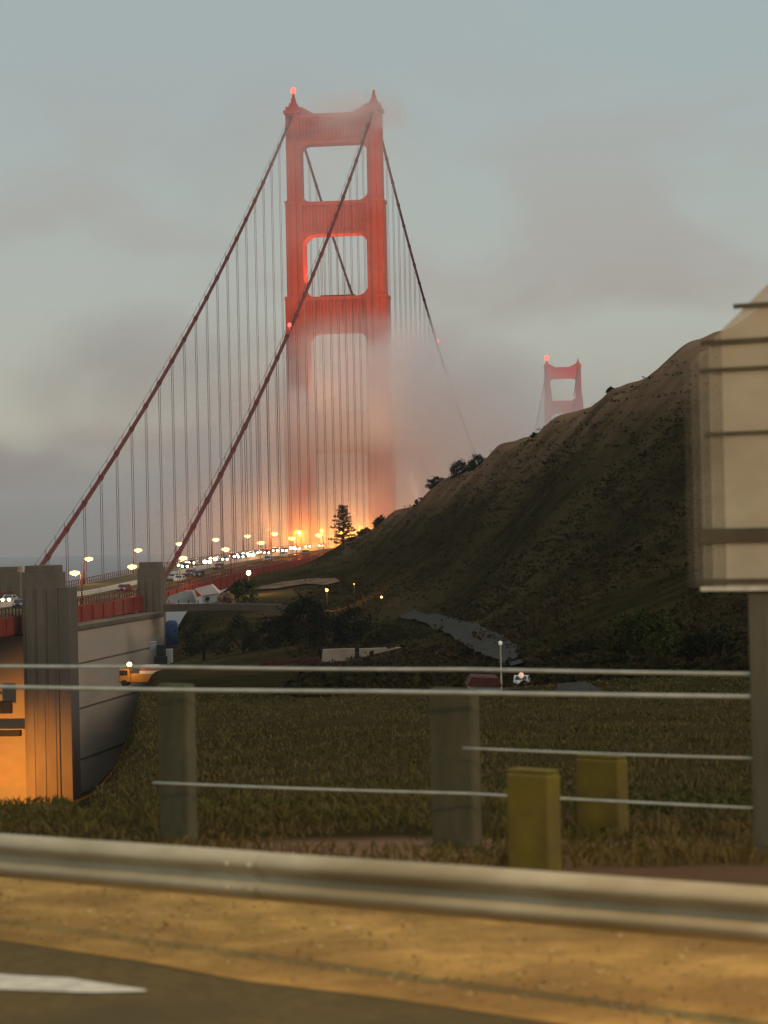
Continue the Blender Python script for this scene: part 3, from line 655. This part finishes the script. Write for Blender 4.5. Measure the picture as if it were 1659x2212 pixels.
def tree(name, px, d, w, h, mt, lab, cat='tree', nc=28, nl=45, ls=.3, grp=None, base=None, low=False):
    p = base or gp(px, d); o = empty(name, (p.x, p.y, p.z - (h * .32 if low and d > 300 else .3))); tag(o, lab, cat, grp)
    m = MB(); m.tube([(0, 0, 0), (.1, 0, h * .3), (-.1, .1, h * .6)], [w * .045, w * .035, w * .015], 7)
    for k in range(5):
        a = k * 1.3; m.tube([(.05, 0, h * .28), (w * .2 * math.cos(a), w * .2 * math.sin(a), h * .5), (w * .34 * math.cos(a), w * .34 * math.sin(a), h * .68)], [w * .02, w * .014, w * .006], 5)
    m.build('trunk', bark, o)
    m = MB(); crown(m, w / 2, w / 2, h * (.6 if low else .46), h * (.34 if low else .54), nc, nl, ls); m.build('crown', mt, o); return o
# windswept conifer on the ridge
p = at(742, 1162, 585); p.z = min(gz(p), p.z) ; hc = at(742, 1088, 585).z - p.z
o = empty('conifer_tree', p); tag(o, 'dark windswept conifer standing alone at the foot of the ridge in front of the glow', 'tree')
m = MB(); m.tube([(0, 0, -.5), (.1, 0, hc * .5), (.3, 0, hc * .97)], [.28, .16, .04], 7); m.build('trunk', bark, o)
m = MB()
for k in range(44):
    z = hc * (.12 + .84 * (k / 44) ** .9); fr = 1 - (z / hc); th = k * 2.4; Lb = (.55 + 4.1 * fr ** .75) * random.uniform(.6, 1.15)
    if math.cos(th) > 0: Lb *= 1.15
    dx, dy = math.cos(th) * Lb, math.sin(th) * Lb
    m.tube([(.2 * z / hc, 0, z), (dx, dy, z - .1 + .12 * Lb)], [.05, .02], 4)
    for q in range(int(20 + 26 * Lb)):
        s = random.uniform(.15, 1); m.leaf((dx * s + random.gauss(0, .22), dy * s + random.gauss(0, .22), z + .1 * Lb * s + random.gauss(0, .17)), random.uniform(.12, .3), up=.6)
m.build('crown', lf_con, o)
for px, d, w, h, lab in ((824, 583, 3.6, 3.1, 'round bush on the ridge line right of the lone conifer'), (945, 526, 4, 2.6, 'ragged bush on the ridge below the largest ridge shrub'), (1000, 506, 4.6, 4.2, 'largest dark shrub leaning on the ridge line, its left half'), (1035, 496, 4.8, 3.6, 'largest dark shrub on the ridge line, its right half'), (1325, 412, 1.3, 1., 'tiny lone bush high on the ridge, right of the far tower'), (1160, 452, 1.5, .9, 'tiny bush on the ridge just below the far tower'), (790, 600, 4, 2, 'low bush joining the conifer to the ridge')):
    tree('ridge_bush', px, d + 3, w * 1.15, h, lf_dark, lab, 'bush', 34, 60, .22, 'bushes on the ridge line', low=True)
def by_px(px, ytop, ybot, d, wpx, mt, lab, name='broadleaf_tree', **k):
    b = at(px, ybot, d); b.z = min(b.z, gz(b)); return tree(name, px, d, wpx / FPX * d, at(px, ytop, d).z - b.z, mt, lab, base=b, grp='trees in the hollow below the bridge', **k)
by_px(662, 1282, 1412, 330, 118, lf_dark, 'large black green tree between the dirt track and the white wall', nc=46, nl=60, ls=.28)
by_px(600, 1322, 1422, 345, 90, lf_dark, 'dark tree touching the left side of the largest tree in the hollow', nc=34, nl=50, ls=.28)
by_px(525, 1330, 1428, 350, 110, lf_olive, 'brownish tree in the middle of the dark thicket left of the largest tree', nc=34, nl=50, ls=.28)
by_px(440, 1330, 1432, 355, 100, lf_olive, 'leftmost brownish tree of the thicket beside the slim pylon', nc=34, nl=50, ls=.28)
by_px(760, 1308, 1412, 335, 100, lf_dark, 'dark tree under the orange lit bank, right of the largest tree', nc=34, nl=50, ls=.28)
by_px(860, 1335, 1418, 318, 130, lf_olive, 'wide low tree behind the right half of the white wall', nc=34, nl=50, ls=.26)
by_px(955, 1350, 1425, 300, 110, lf_olive, 'low olive tree between the white wall and the grey path', nc=30, nl=45, ls=.24)
by_px(530, 1250, 1312, 470, 60, lf_green, 'yellow green lamp lit shrub just below the bridge deck', name='lit_shrub', nc=24, nl=40, ls=.3)
by_px(1010, 1392, 1436, 240, 90, lf_dark, 'dark bush beside the lower end of the grey path', name='bush', low=True, nc=20, nl=40, ls=.2)
by_px(1160, 1378, 1440, 205, 120, lf_olive, 'wide mounded bush at the hill foot right of the lamp post', name='bush', low=True, nc=30, nl=45, ls=.2)
by_px(1260, 1370, 1440, 195, 120, lf_dark, 'black bush at the hill foot, second right of the lamp post', name='bush', low=True, nc=30, nl=45, ls=.2)
by_px(1400, 1300, 1440, 175, 200, lf_green, 'large mossy green bush left of the panel post at the hill foot', name='bush', low=True, nc=44, nl=60, ls=.2)
by_px(1530, 1330, 1440, 168, 130, lf_dark, 'dark bush at the hill foot partly behind the panel post', name='bush', low=True, nc=36, nl=50, ls=.2)
PATH = [(880, 1333, 1.2), (940, 1346, 1.5), (1000, 1366, 1.8), (1050, 1394, 1.9), (1090, 1419, 1.5), (1130, 1442, 1.)]
# scrub over the hill: one mass
m = MB(); cnt = 0
while cnt < 9000:
    px = random.uniform(640, 1750); d = math.exp(random.uniform(math.log(150), math.log(610)))
    p = gp(px, d); q = proj(p)
    g0 = interp(px, [(640, 560), (760, 620), (960, 525), (1200, 445), (1490, 380), (1750, 350)])
    if d > g0 - 14 or (d > g0 - 45 and random.random() < .6): continue
    dryp = noise.noise((p.x * .03, p.y * .03, 2))
    if random.random() < .35 - dryp: continue
    if 860 < q[0] < 1150 and abs(q[1] - interp(q[0], [(a_, b_) for a_, b_, c_ in PATH])) < 24: continue
    cnt += 1; w = random.uniform(.35, 1.0) * (1 if random.random() < .93 else 1.7)
    for _ in range(11): m.leaf(p + Vector((random.gauss(0, w * .8), random.gauss(0, w * .8), abs(random.gauss(0, w * .2)))), w * random.uniform(.2, .4))
scm = mat('scrub_leaves', (.034, .028, .011), (.018, .017, .006), .05, .9, c3=(.048, .03, .014), scale3=.02, coord='Object', spec=0)
tag(m.build('scrub', scm), 'low dark scrub covering the hillside', 'scrub', kind='stuff')
# rough grass on the near slope
m = MB()
for _ in range(100000):
    d = math.exp(random.uniform(math.log(19.6), math.log(170))); t = random.uniform(-.2, .2); p = CAM + F0 * d + R0 * (t * d); p.z = tz(t, d)
    nn = noise.noise((p.x * .35, p.y * .35, 7))
    if random.random() > .55 + nn: continue
    h = random.uniform(.04, .17) * (1 + .8 * nn) ; a = random.uniform(0, 3.14); w = .006 + .0032 * d / 10; ln = Vector((random.gauss(0, .5), random.gauss(0, .5), 0)) * h
    e = Vector((math.cos(a), math.sin(a), 0)) * w
    m.add([p - e - UP * .02, p + e - UP * .02, p + ln * .4 + e * .7 + UP * h * .6, p + ln + UP * h * .85, p + ln * .4 - e * .7 + UP * h * .6], [(0, 1, 2, 3, 4)])
gm = mat('rough_grass', (.165, .12, .045), (.13, .098, .036), .35, .9, c3=(.1, .09, .026), scale3=.25, spec=0)
tag(m.build('grass', gm), 'rough grass behind the guardrail', 'grass', kind='stuff')

# ------------------------------------------------------------------ tracks and small things in the hollow
def ribbon(name, pts, mt, lab=None, dz=.4):
    """pts (px, py, half width m) on the ground"""
    c = [(ground(px, py)[0], w) for px, py, w in pts]; P = []
    for (a, wa), (b, wb) in zip(c[:-1], c[1:]):
        for k in range(14): P.append((a.lerp(b, k / 14), wa + (wb - wa) * k / 14))
    P.append(c[-1]); v = []
    for i, (p, w) in enumerate(P):
        t = (P[min(i + 1, len(P) - 1)][0] - P[max(i - 1, 0)][0]); t.z = 0; t.normalize(); s = Vector((-t.y, t.x, 0))
        for k in range(5):
            q = p + s * w * (k / 2 - 1); q.z = gz(q) + dz; v.append(q)
    m = MB(); m.add(v, [(5 * i + k, 5 * i + k + 1, 5 * i + k + 6, 5 * i + k + 5) for i in range(len(P) - 1) for k in range(4)])
    o = m.build(name, mt); tag(o, kind='structure'); return o
pathm = mat("grey_track", (.08, .075, .065), (.055, .05, .042), .8, .9, bump=.1, spec=0); tanm = mat('pale_dirt', (.24, .155, .1), (.11, .075, .045), .25, .95, bump=.4, spec=0)
_ = ribbon('path', PATH, pathm)
ribbon('dirt_track', [(575, 1276, 3), (610, 1268, 5), (650, 1262, 5), (690, 1262, 3.5), (720, 1266, 1.5)], tanm)
ribbon('pavement', [(1222, 1462, .5), (1240, 1482, 1), (1262, 1508, 1.6)], pathm, dz=.07)
ribbon('pavement', [(1010, 1490, .8), (1060, 1492, 1.4), (1110, 1492, .8)], pathm, dz=.07)
# long white wall
wl = empty('white_wall', at(695, 1420, 290)); tag(wl, 'long low cream white wall ending in a broken slope, seen above the top fence cable', 'wall')
mw = mat("cream_plaster", (.38, .3, .21), (.27, .21, .15), .6, .9, stretch=(1, 1, .5))
def poly_px(poly, d, th, base):
    m = MB(); P = [at(px, py, d) - base for px, py in poly]; n_ = len(P); bk = F0 * th
    m.add(P + [p + bk for p in P], [tuple(range(n_)), tuple(range(2 * n_ - 1, n_ - 1, -1))] + [(i, (i + 1) % n_, n_ + (i + 1) % n_, n_ + i) for i in range(n_)]); return m
poly_px([(697, 1403), (766, 1401), (768, 1440), (694, 1440)], 290, 1.2, wl.location).build('end_block', mw, wl)
poly_px([(776, 1402), (860, 1399), (916, 1400), (926, 1408), (936, 1418), (926, 1428), (922, 1446), (905, 1434), (870, 1428), (776, 1428)], 289, 1.5, wl.location).build('wall', mw, wl)
poly_px([(768.5, 1410), (775.5, 1410), (775.5, 1440), (768.5, 1440)], 290, 1, wl.location).build('pillar', dark, wl)
rf = empty('red_fence', at(600, 1430, 295)); tag(rf, 'low red fence to the left of the long cream wall', 'fence')
rm_ = mat('dull_red', (.1, .028, .02), (.07, .02, .016), 1, .8)
poly_px([(560, 1431), (600, 1427), (690, 1420), (691, 1438), (560, 1438)], 293, .4, rf.location).build('boards', rm_, rf)
m = MB()
for k in range(8): 
    q = at(565 + k * 17, 1432, 292.7) - rf.location; m.box(q.x - .1, q.x + .1, q.y - .1, q.y + .1, q.z - .6, q.z + .55)
m.build('posts', rm_, rf)
# low red roofed shed
sh = empty('shed', at(1040, 1492, 130)); tag(sh, 'low shed with a dull red roof behind the two upper fence cables', 'shed')
poly_px([(1014, 1482), (1080, 1484), (1080, 1500), (1014, 1498)], 130, 3, sh.location).build('wall', white, sh)
poly_px([(1008, 1482), (1020, 1463), (1076, 1465), (1086, 1483.5)], 129.8, 3.4, sh.location).build('roof', rm_, sh)
# lamp post and parked vehicle in the hollow
lp = empty('lamp_post', at(1083, 1486, 140)); tag(lp, 'thin pale lamp post rising from the hollow, crossing both upper cables', 'lamp post')
hh = at(1083, 1393, 140).z - lp.location.z; m = MB(); m.tube([(0, 0, -1.5), (0, 0, hh)], [.07, .045], 8); m.build('pole', steel, lp)
m = MB(); m.ball((0, 0, hh + .1), (.12, .12, .14)); m.build('lantern', emit('dim_lamp', (.8, .7, .6), .28), lp)
b, _d = ground(1127, 1484, 150, 300); _c = place_car(b.x, b.y, 1, 2, 'small white cart standing in the hollow beside the lamp post', 'parked carts', z=b.z, rz=.0)
_c.scale = (.5, .5, .5); _c.name = 'utility_cart'; _c['category'] = 'cart'; del _c['group']
sl2 = empty('sign_light', at(1126, 1462, 152)); tag(sl2, 'small pinkish lamp on a short mast above the parked white car', 'lamp post')
m = MB(); m.tube([(0, 0, -1.8), (0, 0, 0)], .05, 6); m.build('pole', steel, sl2)
m = MB(); m.ball((0, 0, .1), (.17, .17, .2)); m.build('lantern', emit('pink_lamp', (1, .6, .45), .5), sl2)
# ledge below the deck
lg = empty('retaining_wall', at(350, 1320, 430)); tag(lg, 'long flat brown ledge running right from the slim pylon below the deck', 'retaining wall')
brn = mat('brown_concrete', (.11, .08, .06), (.08, .06, .045), .4, .9)
poly_px([(352, 1306), (480, 1304), (600, 1306), (640, 1312), (600, 1320), (480, 1318), (352, 1322)], 430, 3, lg.location).build('wall', brn, lg)
m = MB()
for k in range(12):
    q = at(365 + k * 21, 1302, 430.8) - lg.location; m.box(q.x - .07, q.x + .07, q.y - .07, q.y + .07, q.z - .6, q.z + .5)
m.build('posts', brn, lg)
# white canopy and shed under the deck
pk = mat('pinkish_white', (.6, .52, .5), (.5, .44, .42), .5, .7); gw = mat('greyish_white', (.38, .37, .36), (.3, .29, .28), .6, .7)
cp = empty('canopy_tent', at(390, 1304, 452)); tag(cp, 'white sloping canopy tent under the deck right of the slim pylon', 'tent')
poly_px([(358, 1302), (364, 1288), (396, 1277), (414, 1276), (424, 1303)], 452, 6, cp.location).build('roof', gw, cp)
poly_px([(360, 1306), (364, 1302.5), (368, 1302.5), (368, 1315), (360, 1315)], 452, .4, cp.location).build('leg', gw, cp)
poly_px([(416, 1303.5), (422, 1303.5), (422, 1315), (416, 1315)], 452, .4, cp.location).build('leg', gw, cp)
hs = empty('site_hut', at(455, 1302, 448)); tag(hs, 'white flat sided hut with a pinkish sloping roof below the bridge deck', 'hut')
poly_px([(436, 1288), (470, 1283), (472, 1300), (438, 1304)], 448, 5, hs.location).build('wall', gw, hs)
poly_px([(420, 1272), (456, 1263), (474, 1281), (436, 1287.5)], 447.8, 5.4, hs.location).build('roof', pk, hs)
m = poly_px([(444, 1290), (452, 1289), (452, 1297), (444, 1298)], 447.7, .2, hs.location); m.build('window', glass, hs)
ps = empty('spoil_heap', at(495, 1300, 446)); tag(ps, 'pale heap of rubble and pipes beside the pinkish roofed hut', 'heap')
m = MB()
for k in range(26):
    q = at(random.uniform(476, 500), 1296, 446) - ps.location; m.ball((q.x, q.y + random.uniform(-1, 1), random.uniform(-.5, 1.6)), random.uniform(.35, .8), 6, 4)
m.build('rubble', tanm, ps)
# blue tank and things by the slim pylon
bt = empty('blue_tank', at(371, 1392, 400)); tag(bt, 'tall dark blue covered tank beside the foot of the slim pylon', 'tank')
hB = at(371, 1340, 400).z - bt.location.z; blm_ = mat('blue_tarp', (.03, .07, .16), (.02, .045, .1), 1, .6, bump=.2)
m = MB(); m.tube([(0, 0, 0), (0, 0, hB * .85), (0, 0, hB * .95), (0, 0, hB)], [1.05, 1.05, .9, .5], 14); m.build('tank', blm_, bt, smooth=True)
m = MB(); m.tube([(0, 0, -.35), (0, 0, -.002)], 1.15, 14); m.build('base', dark, bt)
gwm = MB()
dk = empty('generator', at(348, 1437, 396)); tag(dk, 'black machine on a narrow frame at the foot of the slim pylon', 'generator')
gH = at(348, 1392, 396).z - dk.location.z
m = MB(); m.box(-.95, .95, -1, 1, 0, gH * .45); bevel(m.build('engine', dark, dk), .15)
m = MB(); m.box(-.6, .75, -.7, .7, gH * .45 + .01, gH); bevel(m.build('housing', dark, dk), .15)
for (x0, y0, x1, y1, lab) in ((326, 1386, 337, 1408, 'small white cabinet just left of the black machine'), (359, 1402, 373, 1437, 'pale upright crate just right of the black machine under the blue tank')):
    o = empty('site_box', at((x0 + x1) / 2, y1, 397)); tag(o, lab, 'cabinet')
    w = (x1 - x0) / FPX * 397 / 2; h = at(x0, y0, 397).z - o.location.z
    m = MB(); m.box(-w, w, -.5, .5, 0, h - .1); bevel(m.build('case', gw, o), .05); m = MB(); m.box(-w - .05, w + .05, -.55, .55, h - .098, h); m.build('lid', white, o)
# yellow lorry
ty = empty('yellow_lorry', at(312, 1478, 330)); ty.location.z -= .2; tag(ty, 'yellow lorry with white bands and one bright headlamp below the slim pylon', 'lorry')
yel = mat('yellow_paint', (.36, .17, .035), (.25, .12, .025), 1, .6)
sH = FPX / 330
m = MB(); m.box(-1.7, 2.4, -1, 1, .5, 1.7); bevel(m.build('bed', yel, ty), .1)
m = MB(); m.box(-.4, 2.2, -1.02, 1, 1.702, 2.1); m.box(-.1, 2.0, -1.01, .9, 2.5, 2.85); m.build('band', white, ty)
m = MB(); m.box(-.3, 2.1, -.9, .85, 2.102, 2.498); m.build('load', mat('rust', (.35, .12, .04), (.25, .08, .03), 1, .8), ty)
m = MB(); m.box(-3.4, -1.72, -1, 1, .5, 2.4); bevel(m.build('cab', yel, ty), .15)
m = MB(); m.box(-3.2, -2.1, -1.03, -1.005, 1.5, 2.2); m.build('window', glass, ty)
for x in (-2.6, 1.4):
    m = MB(); m.tube([(x, -1.05, .45), (x, -.75, .45)], .45, 12); m.build('wheel', tyre, ty); m = MB(); m.tube([(x, .75, .45), (x, 1.05, .45)], .45, 12); m.build('wheel', tyre, ty)
m = MB(); m.ball((-1.75, -1.3, 3.0), (.36, .25, .34)); m.build('headlamp', emit('amber_lamp', (1, .6, .2), 14), ty)
m = MB(); m.tube([(-1.75, -1.15, 1.8), (-1.75, -1.2, 2.9)], .06, 6); m.build('lamp_bracket', dark, ty)
light('lorry_light', 'POINT', (-1.5, -2.6, 2.6), 260, (1, .5, .12), ty, .2)
# lamps in the hollow
def small_lamp(px, py, d, e, lab, H=5, r=.3, col=(1, .55, .18), s=10):
    p = at(px, py, d); g_ = gz(p); o = empty('street_lamp', (p.x, p.y, min(g_, p.z - 2))); tag(o, lab, 'street lamp', 'lamps below the bridge')
    h = p.z - o.location.z; m = MB(); m.tube([(0, 0, -.3), (0, 0, h)], .08, 6); m.build('pole', dark, o)
    m = MB(); m.ball((0, 0, h), r); m.build('lantern', emit('lantern_glow', col, s), o)
    light('lantern_light', 'POINT', (0, -.8, h + .6), e, col, o, .3)
small_lamp(537, 1238, 500, 3500, 'bright pale lamp above the yellow green shrub below the deck', r=.5, col=(1, .8, .35), s=5)
small_lamp(706, 1275, 440, 1600, 'small orange lamp at the bank right of the largest tree', r=.28, col=(1, .45, .12), s=2.5)
small_lamp(824, 1290, 400, 60, 'faint little lamp low on the hillside right of the orange bank', r=.22, col=(1, .55, .3), s=2)
small_lamp(765, 1262, 430, 700, 'dim orange lamp on the hillside above the orange bank', r=.1, col=(1, .45, .12), s=1)

# ------------------------------------------------------------------ haze and fog
def volmat(name, color, dens, build=None, aniso=.0):
    m = bpy.data.materials.new(name); m.use_nodes = True; n = m.node_tree.nodes; l = m.node_tree.links; n.clear()
    o = n.new('ShaderNodeOutputMaterial'); v = n.new('ShaderNodeVolumePrincipled'); v.inputs['Color'].default_value = (*color, 1); v.inputs['Anisotropy'].default_value = aniso
    v.inputs['Density'].default_value = dens; l.new(v.outputs[0], o.inputs['Volume'])
    if build: build(n, l, v)
    return m
m = MB(); m.box(-6600, 6600, -2600, 9600, -30, 262)
hz = m.build('haze', volmat('haze_air', (1, .985, .98), .00006)); tag(hz, 'thin evening haze', 'haze', kind='stuff')
def fog(name, lab, c, half, dens, scale, lo, hi, seed, color=(.97, .94, .94), rot=0, pw=1.):
    def b(n, l, v):
        tc = n.new('ShaderNodeTexCoord'); mpn = n.new('ShaderNodeMapping'); mpn.inputs['Scale'].default_value = tuple(1 / h for h in half); l.new(tc.outputs['Object'], mpn.inputs[0])
        ln = n.new('ShaderNodeVectorMath'); ln.operation = 'LENGTH'; l.new(mpn.outputs[0], ln.inputs[0])
        fr = n.new('ShaderNodeMapRange'); fr.interpolation_type = 'SMOOTHSTEP'; fr.inputs['From Min'].default_value = 1.; fr.inputs['From Max'].default_value = .35; l.new(ln.outputs['Value'], fr.inputs[0])
        m2 = n.new('ShaderNodeMapping'); m2.inputs['Location'].default_value = (seed, seed * 2, 0); m2.inputs['Scale'].default_value = (1, 1, 1.5); l.new(tc.outputs['Object'], m2.inputs[0])
        nz = n.new('ShaderNodeTexNoise'); nz.inputs['Scale'].default_value = scale; nz.inputs['Detail'].default_value = 3; nz.inputs['Roughness'].default_value = .55; l.new(m2.outputs[0], nz.inputs[0])
        ad = n.new('ShaderNodeMapRange'); ad.interpolation_type = 'SMOOTHSTEP'; ad.inputs['From Min'].default_value = lo; ad.inputs['From Max'].default_value = hi; l.new(nz.outputs[0], ad.inputs[0])
        a = n.new('ShaderNodeMath'); a.operation = 'MULTIPLY'; l.new(fr.outputs[0], a.inputs[0]); l.new(ad.outputs[0], a.inputs[1])
        a2 = n.new('ShaderNodeMath'); a2.operation = 'MULTIPLY'; l.new(a.outputs[0], a2.inputs[0]); a2.inputs[1].default_value = dens; l.new(a2.outputs[0], v.inputs['Density'])
    m = MB(); m.ball((0, 0, 0), half, 20, 12); o = m.build(name, volmat(name + '_air', color, dens, b)); o.location = c; o.rotation_euler = (0, 0, rot); tag(o, lab, 'fog', kind='stuff'); return o
fog('fog_bank', 'drifting fog wrapped round the middle of the near tower', (17, -14, 127), (68, 50, 34), .07, .022, .34, .58, 3)
fog('fog_bank', 'fog hanging to the right of the near tower behind the hill shoulder', (58, -5, 106), (76, 60, 38), .012, .02, .3, .58, 8)
fog('fog_bank', 'thin fog drifting through the suspender ropes left of the near tower', (-48, -70, 132), (55, 60, 32), .02, .022, .34, .6, 14)
fog('fog_bank', 'thin fog drifting over the right end of the near tower top', (9, -8, 221), (27, 22, 15), .055, .045, .38, .6, 11)
fog('fog_bank', 'low orange lit fog round the foot of the near tower above the deck', (-8, 0, 88), (92, 75, 32), .032, .03, .3, .6, 21)
fog('fog_bank', 'wide pale fog over the strait behind the hillside', (170, 620, 125), (380, 300, 85), .0034, .008, .33, .6, 5)
fog('fog_bank', 'thin veil of mist round the upper legs and cables of the near tower', (0, -55, 192), (62, 60, 46), .0055, .018, .3, .65, 31)
